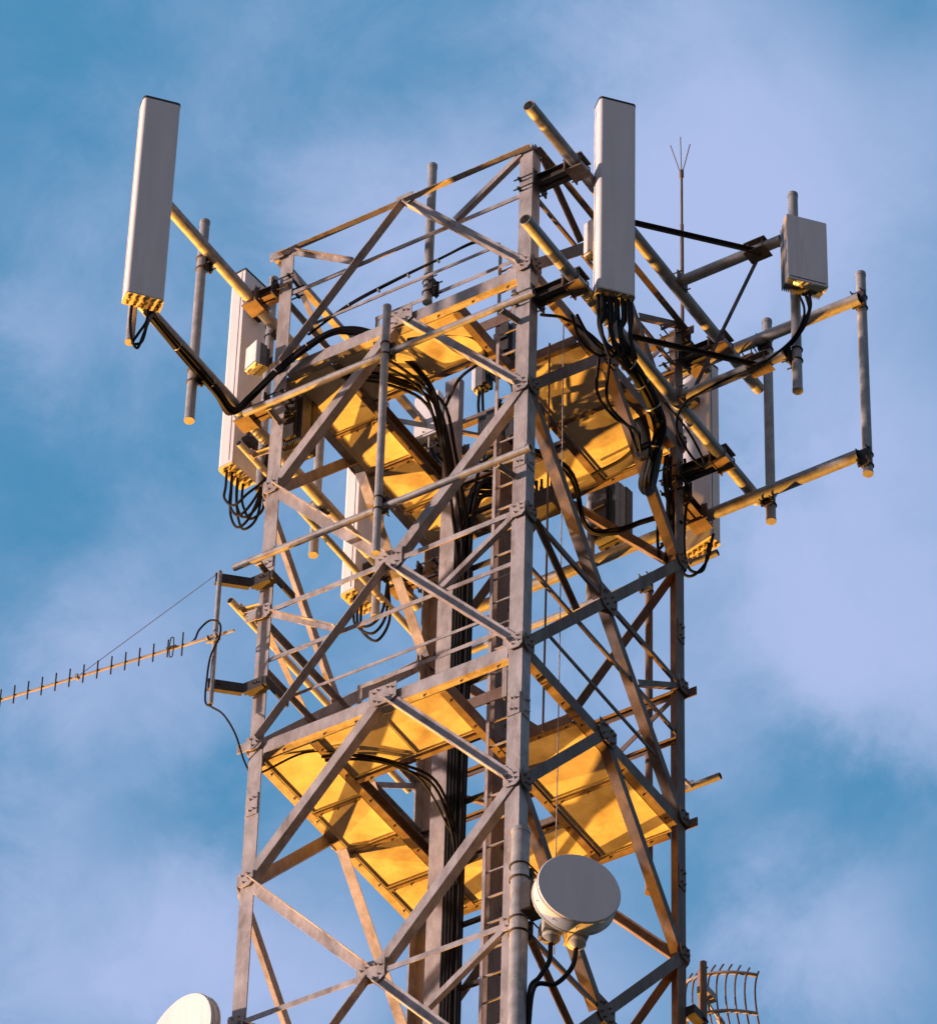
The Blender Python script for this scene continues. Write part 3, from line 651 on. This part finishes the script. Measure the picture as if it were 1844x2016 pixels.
P = [[(2.95, 3.12, 4.9), (2.96, 3.12, 4.3), (2.92, 3.15, 3.75), (2.95, 3.2, 3.45), (3.08, 3.25, 3.42), (3.12, 3.3, 3.8)],
     [(3.0, 3.12, 4.6), (2.94, 3.12, 4.0), (2.85, 3.15, 3.55), (2.95, 3.2, 3.35), (3.14, 3.2, 3.45), (3.20, 3.25, 3.85)],
     [(2.72, 3.0, 4.3), (2.70, 3.0, 3.9), (2.72, 3.0, 3.55), (2.80, 3.0, 3.5), (2.83, 3.02, 3.9)]]
cables('black cable loops round the right leg under the rear antenna', P, .016)
cables('single black cable tied along the guard rail above the upper platform', spread([(.35, .05, 5.35), (.85, .03, 5.50), (1.4, .03, 5.58), (1.9, .03, 5.62), (2.35, .03, 5.64), (2.6, .03, 5.45)], 2, .010, 13), .012,
       [((.85+.35*i, .03, 5.50+.03*i), X, .024) for i in range(4)])
cables('black cable curved across the underside of the upper front deck', [[(1.45, .2, 4.84), (1.75, .3, 4.86), (2.02, .5, 4.86), (2.02, .75, 4.80), (1.7, .8, 4.7), (1.4, 1.0, 4.6)]], .016)
cables('black cable curved across the underside of the upper right deck', [[(2.75, 2.0, 4.72), (2.85, 2.2, 4.76), (2.75, 2.5, 4.74), (2.5, 2.65, 4.74), (2.1, 2.7, 4.74)]], .018)
cables('thin black cable crossing under the lower deck from the left leg', [[(-.02, .12, .02), (.0, .15, -.22), (.5, .2, -.14), (.9, .4, -.2), (1.3, .9, -.25), (1.36, 1.48, -.6)]], .011)
cables('pair of black cables crossing under the lower front deck to the riser', [[(.62, .3, -.17), (.95, .45, -.18), (1.22, .72, -.2), (1.42, 1.05, -.26), (1.42, 1.42, -.6), (1.42, 1.48, -1.2)], [(.62, .36, -.17), (.95, .52, -.18), (1.20, .78, -.2), (1.38, 1.10, -.28), (1.39, 1.42, -.65), (1.39, 1.48, -1.2)]], .015)
cables('pair of black cables crossing under the upper front deck to the riser', [[(1.1, .1, 4.75), (1.25, .35, 4.72), (1.35, .78, 4.66), (1.37, 1.0, 4.3), (1.4, 1.25, 3.8)], [(1.0, .16, 4.75), (1.2, .45, 4.72), (1.31, .78, 4.64), (1.34, 1.0, 4.25), (1.36, 1.25, 3.8)]], .015)

P = []
for i in range(5):
    o = V((.025*(i % 3), -.03*(i % 2), 0)); P.append([V((2.88, 2.88, 4.75))+o, V((2.90-.01*i, 2.86, 4.4))+o, V((2.87+.012*i, 2.9, 4.0))+o, V((2.89, 2.87, 3.6))+o, V((2.86-.02*i, 2.88, 3.2+.1*i))+o])
cables('black cables strapped down the inside of the right leg below the upper deck', P, .015)
P = [[(3.42, .62, 3.98), (3.3, .8, 3.7), (3.32, 1.1, 3.62), (3.30, 1.4, 3.75), (3.22, 1.7, 3.70)], [(3.52, .66, 3.95), (3.38, .85, 3.62), (3.40, 1.15, 3.55), (3.36, 1.45, 3.7), (3.26, 1.72, 3.66)],
     [(3.0, .2, 4.42), (3.2, .3, 4.36), (3.4, .45, 4.18), (3.5, .6, 4.05)], [(3.3, .30, 4.35), (3.36, .36, 4.05), (3.48, .5, 3.88), (3.56, .62, 3.98)], [(3.34, .33, 4.36), (3.42, .40, 4.12), (3.52, .52, 3.96), (3.58, .62, 4.02)]]
cables('loose black cables sagging beside the mass of cables right of the front leg', P, .016)
eb = thing('junction_box', 'dark junction box with upright plugs, behind the cable riser under the upper platform', 'junction box', (1.55, 2.2, 4.0))
m = MB(); m.box((1.62, 2.25, 4.10), X*.36, Y*.10, Z*.12); m.build('case', M['dark'], eb, .01)
for i in range(8):
    q = V((1.30+.088*i, 2.18+.05*(i % 2), 4.22)); m = MB(); m.cyl(q, q+Z*.05, .022, 10); m.cyl(q+Z*.05, q+Z*(.16+.03*(i % 3)), .015, 10); m.build('plug', M['dark'], eb)
P = [[V((1.30+.088*i, 2.18+.05*(i % 2), 4.36)), V((1.32+.07*i, 2.15, 4.6)), V((1.40+.03*i, 1.95, 4.72)), V((1.42, 1.7, 4.4)), V((1.40, 1.58, 3.9))] for i in range(6)]
cables('black jumper cables rising from the junction box behind the cable riser', P, .013)
P = [[(-.02, 2.9, 6.38), (.2, 2.85, 5.9), (.85, 2.7, 5.4), (.98, 2.4, 5.1), (1.1, 1.9, 4.8), (1.2, 1.6, 4.4)], [(.06, 2.9, 6.38), (.3, 2.85, 5.95), (1.0, 2.6, 5.3), (1.08, 2.2, 5.0), (1.2, 1.8, 4.6), (1.24, 1.6, 4.2)],
     [(-.1, 2.9, 6.38), (-.16, 2.8, 5.95), (.45, 2.6, 5.5), (.6, 2.5, 5.2), (.8, 2.6, 5.1)], [(.46, 3.1, 7.08), (.46, 3.1, 6.8), (.55, 3.05, 6.5), (.68, 3.0, 6.4), (.80, 3.0, 6.7)], [(.50, 3.1, 7.08), (.52, 3.1, 6.7), (.62, 3.0, 6.2), (.8, 2.7, 5.6), (1.1, 2.2, 4.9), (1.3, 1.6, 4.3)], [(.78, 3.1, 7.34), (.80, 3.1, 7.1), (.9, 3.05, 6.9), (.95, 3.0, 6.6)], [(.86, 3.1, 7.34), (.90, 3.1, 7.0), (1.0, 2.9, 6.3), (1.1, 2.3, 5.3), (1.3, 1.6, 4.4)]]
cables('loose black cables hanging from the radio units inside the upper tower', P, .016)

# ------------------------------------------------------------------ lightning rod
lr = thing('lightning_rod', 'thin lightning rod ending in three spread prongs, above the right leg', 'lightning rod', (3.0, 3.0, 6.6))
m = MB(); m.cyl((3, 3, 6.6), (3, 3, 8.2), .020, 12); m.cyl((3, 3, 8.2), (3, 3, 8.98), .014, 12); m.cyl((3, 3, 8.93), (3, 3, 9.03), .024, 12); m.build('rod', M['rusty_shaded'], lr)
for dx, dy, dz in ((-.145, .02, .52), (-.01, .0, .56), (.09, .03, .42)):
    m = MB(); m.cyl((3+dx*.1, 3+dy*.1, 9.0), (3+dx, 3+dy, 9.0+dz), .0055, 8); m.build('prong', M['brown'], lr)

# ------------------------------------------------------------------ yagi antenna
ya = thing('yagi_antenna', 'long thin many-element antenna pointing left from the left leg, held by a stay wire', 'antenna', (-.27, -.3, .42))
mx_, my_ = -.27, -.30; bd = V((.985, .135, .022)).normalized(); bz = 1.24; b0 = V((mx_, my_-.05, bz))
m = MB(); m.cyl((mx_, my_, .42), (mx_, my_, 2.12), .024, 18, hollow=.004); m.build('mast', M['pipe'], ya)
m = MB(); m.cyl(b0-bd*2.29, b0+bd*.23, .015, 14, hollow=.003); m.build('boom', M['galv'], ya)
for i in range(12):
    p = b0-bd*(2.26-.155*i*.965) + V((0, -.018, 0)); m = MB(); m.cyl(p-Z*.115, p+Z*.115, .008, 8); m.build('element', M['dark'], ya)
for t_, hh in ((.46, .11), (.335, .15)):
    p = b0-bd*t_+V((0, -.018, 0)) if t_ > .4 else b0-bd*.305+V((0, -.018, 0)); m = MB(); m.cyl(p-Z*hh, p+Z*hh, .008, 8); m.build('element', M['dark'], ya)
p = b0-bd*.42; m = MB(); k = [(math.sin(t)*.022, math.copysign(min(abs(math.cos(t))*.16, .125), math.cos(t))) for t in [2*math.pi*i/24 for i in range(25)]]
m.tube([p+bd*u_+Z*v_-Y*.02 for u_, v_ in k], .006, 8, 2); m.box(p-Y*.01, bd*.05, Y*.02, Z*.012); m.build('folded_dipole', M['dark'], ya)
m = MB(); m.box(b0+Y*.02, bd*.07, Y*.012, Z*.045)
for s_ in (-.045, .045): ubolt(m, b0+bd*s_, bd, -Y, .018)
for s_ in (-.03, .03): ubolt(m, V((mx_, my_, bz+s_)), Z, Y, .026)
m.build('boom_clamp', M['pipe'], ya)
for zz in (2.04, .68):
    m = MB(); d = V((-.66, -.75, 0)).normalized(); pb = V((-.05, -.10, zz)); pe = V((mx_, my_, zz))+d*.04
    pl = V((.17, -.10, zz+.0))
    n_ = V((d.y, -d.x, 0)); n_ = -n_ if n_.y > 0 else n_
    m.channel(pb-Z*.06-Y*.0, pl-Z*.06, Z, Y, .12, .05, .006)
    m.channel(pe-Z*.06, pb-Z*.06, Z, -n_ if False else V((.75, -.66, 0))*-1, .12, .05, .006)
    for q in (pe-d*.05, pe-d*.12, pb+X*.12, pb+X*.16): m.bolt(q-Y*.01, V((.3, -1, 0)), .010, .01)
    m.box((.08, -.05, zz), X*.11, Y*.045, Z*.05); m.box((.2, .10, zz), X*.01, Y*.2, Z*.05)
    m.build('mast_bracket', M['dark'], ya)
m = MB(); m.cyl((mx_-.03, my_-.02, 2.08), b0-bd*1.42+Z*.015, .0035, 6); m.build('stay_wire', M['brown'], ya)
m = MB(); m.box(b0-bd*1.44, bd*.012, Y*.02, Z*.03); m.build('stay_clip', M['pipe'], ya)
cables('thin black cable looping from the long thin antenna down to the left leg', [[b0-bd*.35, b0-bd*.2+Z*.02, b0-bd*.12+Z*.10-Y*.04, b0+bd*.0+Z*.16-Y*.06, b0+bd*.1+Z*.10-Y*.05, b0+bd*.10-Z*.05-Y*.03, (mx_-.01, my_-.04, 1.0), (mx_-.035, my_-.04, .72), (mx_-.04, my_-.03, .45), (mx_+.03, my_-.02, .36), (mx_+.16, my_, .22), (mx_+.24, my_+.10, .02), (-.035, -.02, -.18), (.03, .06, -.36), (.06, .12, -.3)]], .010)

# ------------------------------------------------------------------ drum dishes
def drum(label, c, n_, r_, depth, cone):
    n_ = V(n_).normalized(); c = V(c); s = Z.cross(n_).normalized(); t = thing('drum_dish', label, 'dish antenna', c-Z*r_, 'round drum dishes')
    m = MB(); n = 64
    ring = lambda rr_, d: [c+n_*d+s*rr_*math.cos(2*math.pi*i/n)+Z*rr_*math.sin(2*math.pi*i/n) for i in range(n)]
    def band(rs, mm, smooth=True):
        vs = sum([ring(a_, b_) for a_, b_ in rs], []); k = len(rs)
        mm.add(vs, [(j*n+i, j*n+(i+1) % n, (j+1)*n+(i+1) % n, (j+1)*n+i) for j in range(k-1) for i in range(n)], smooth)
    band([(r_*.985, .004), (r_, -.004), (r_, -depth)], m); band([(r_, -depth), (r_*.93, -depth-.01)], m)
    band([(r_*.93, -depth-.01), (r_*.6, -depth-cone*.6), (r_*.22, -depth-cone)], m)
    m.add(ring(r_*.22, -depth-cone), [tuple(range(n))])
    for i in range(0, n, 6):
        a_ = 2*math.pi*i/n; q = c-n_*depth*.5+(s*math.cos(a_)+Z*math.sin(a_))*r_; m.bolt(q, q-(c-n_*depth*.5), .008, .006)
    m.build('shroud', M['white'], t)
    m = MB(); band([(r_, -.012), (r_+.006, -.014), (r_+.006, -.032), (r_, -.034)], m, False); band([(r_, -depth+.03), (r_+.007, -depth+.026), (r_+.007, -depth+.002), (r_, -depth)], m, False); m.build('rim_band', M['plate'], t)
    m = MB(); m.add([c+n_*.012]+ring(r_*.985, .004), [(0, 1+i, 1+(i+1) % n) for i in range(n)], True); m.build('front_cover', M['white'], t)
    return t, s, n_, c
t, s, n_, c = drum('round white drum dish right of the front leg, on the thick pole', (3.71, -.12, -3.31), (.72, -.69, 0), .375, .19, .10)
m = MB(); q = c-n_*.36; m.cyl(q+n_*.05, q-n_*.16, .09, 20); m.box(q-n_*.05+Z*.0, s*.13, n_*.02, Z*.16); m.box((3.35, -.17, -3.3), X*.14, Y*.05, Z*.11)
m.box((3.25, -.17, -3.3), X*.05, Y*.10, Z*.15); m.build('mount', M['dark'], t)
for k, (ds, dz) in enumerate(((-.17, -.36), (.05, -.40))):
    m = MB(); q = c-n_*(.30-.04*k)+s*ds+Z*dz; m.cyl(q+Z*.13, q-Z*.02, .085, 20); m.cyl(q-Z*.02, q-Z*.07, .085, 20, .03); m.box(q+Z*.09, s*.09, n_*.1, Z*.07); m.build('radio_head', M['plate'], t, .006)
cables('two thick black cables dropping from the drum dish to the thick pole', [[c-n_*.30-s*.17-Z*.42, c-n_*.30-s*.18-Z*.62, c-n_*.32-s*.26-Z*.80, (3.24, -.14, -4.25), (3.2, -.1, -4.6)], [c-n_*.26+s*.05-Z*.46, c-n_*.28+s*.02-Z*.66, c-n_*.3-s*.12-Z*.86, (3.28, -.14, -4.25), (3.2, -.1, -4.7)]], .022)
t, s, n_, c = drum('bright white drum dish low at the left, facing away to the left', (-.34, -.36, -3.62), (-.28, -.96, 0), .50, .10, .14)
m = MB(); m.cyl(c-n_*.3, c-n_*.55, .06, 16); m.box((-.12, -.02, -3.42), X*.25, Y*.04, Z*.05); m.build('mount', M['dark'], t)

# ------------------------------------------------------------------ grid antenna
gr = thing('grid_antenna', 'curved open grid dish low at the right, on a slim pole behind the right leg', 'grid antenna', (3.07, 3.2, -3))
m = MB(); m.cyl((3.07, 3.2, -4.5), (3.07, 3.2, -1.60), .034, 20); m.build('mast', M['rusty_shaded'], gr)
GC = V((2.95, 3.38, -1.80)); wv = V((1, .12, 0)).normalized(); ov = V((-.12, 1, 0)).normalized(); KK = .9
def gp(u_, v_): return GC+wv*u_+Z*v_+ov*(KK*(u_*u_+v_*v_))
for i in range(4, 13):
    u_ = -.50+.080*i; hv = .46*math.sqrt(max(.25, 1-(u_/.66)**2)); m = MB(); m.tube([gp(u_, -hv+2*hv*j/8) for j in range(9)], .0095, 8, 3); m.build('grid_rod', M['brown'], gr)
for v_ in (.24, -.22): m = MB(); m.tube([gp(-.20+.67*j/10, v_)-ov*.02 for j in range(11)], .019, 8, 3); m.build('rail', M['galv'], gr)
m = MB(); m.cyl(GC, GC+ov*.45, .012, 10); m.cyl(GC+ov*.40, GC+ov*.5, .03, 12); m.box(GC-ov*.04, wv*.02, ov*.02, Z*.24); m.box((3.05, 3.30, -1.9), X*.05, Y*.10, Z*.04); m.build('feed', M['galv'], gr)
m = MB(); m.box((3.05, 3.08, -2.3), X*.05, Y*.10, Z*.05); ubolt(m, (3.07, 3.2, -2.3), Z, Y, .034); m.build('mounting_bracket', M['dark'], gr)

# ------------------------------------------------------------------ flood lamp down the slope, left of and behind the tower
def flood(D_, L_, energy, label):
    D_ = V(D_).normalized(); lp = V((1.5, 1.5, 2))+D_*L_
    lp.z = -OZ+2.2
    fld = thing('floodlight', label, 'floodlight', (lp.x, lp.y, -OZ), 'floodlights on the ground')
    dd = (V((1.5, 1.5, 2))-lp).normalized(); ss = dd.cross(Z).normalized(); uu = ss.cross(dd)
    m = MB(); m.cyl((lp.x, lp.y, -OZ), (lp.x, lp.y, lp.z-.45), .06, 16); m.build('post', M['dark'], fld)
    m = MB(); m.box(lp-dd*.35, ss*.30, uu*.24, dd*.14); m.build('housing', M['dark'], fld, .01)
    ll = bpy.data.lights.new('flood_lamp', 'SPOT'); lo = bpy.data.objects.new('flood_lamp', ll); col.objects.link(lo)
    ll.energy = energy; ll.color = (1.0, .44, .06); ll.spot_size = R(26); ll.spot_blend = .3; ll.shadow_soft_size = .6
    lo.location = lp+V((0, 0, OZ)); lo.rotation_euler = (-dd).to_track_quat('Z', 'Y').to_euler()
flood((-1.48, .485, -1), 63, 530000, 'amber floodlight on a post down the slope, aimed up at the tower')
flood((-1.35, -.16, -1), 60, 150000, 'amber floodlight on a post to the left of the tower, nearer the camera, aimed up')

for o in bpy.data.objects:
    if '_w' in o: del o['_w']
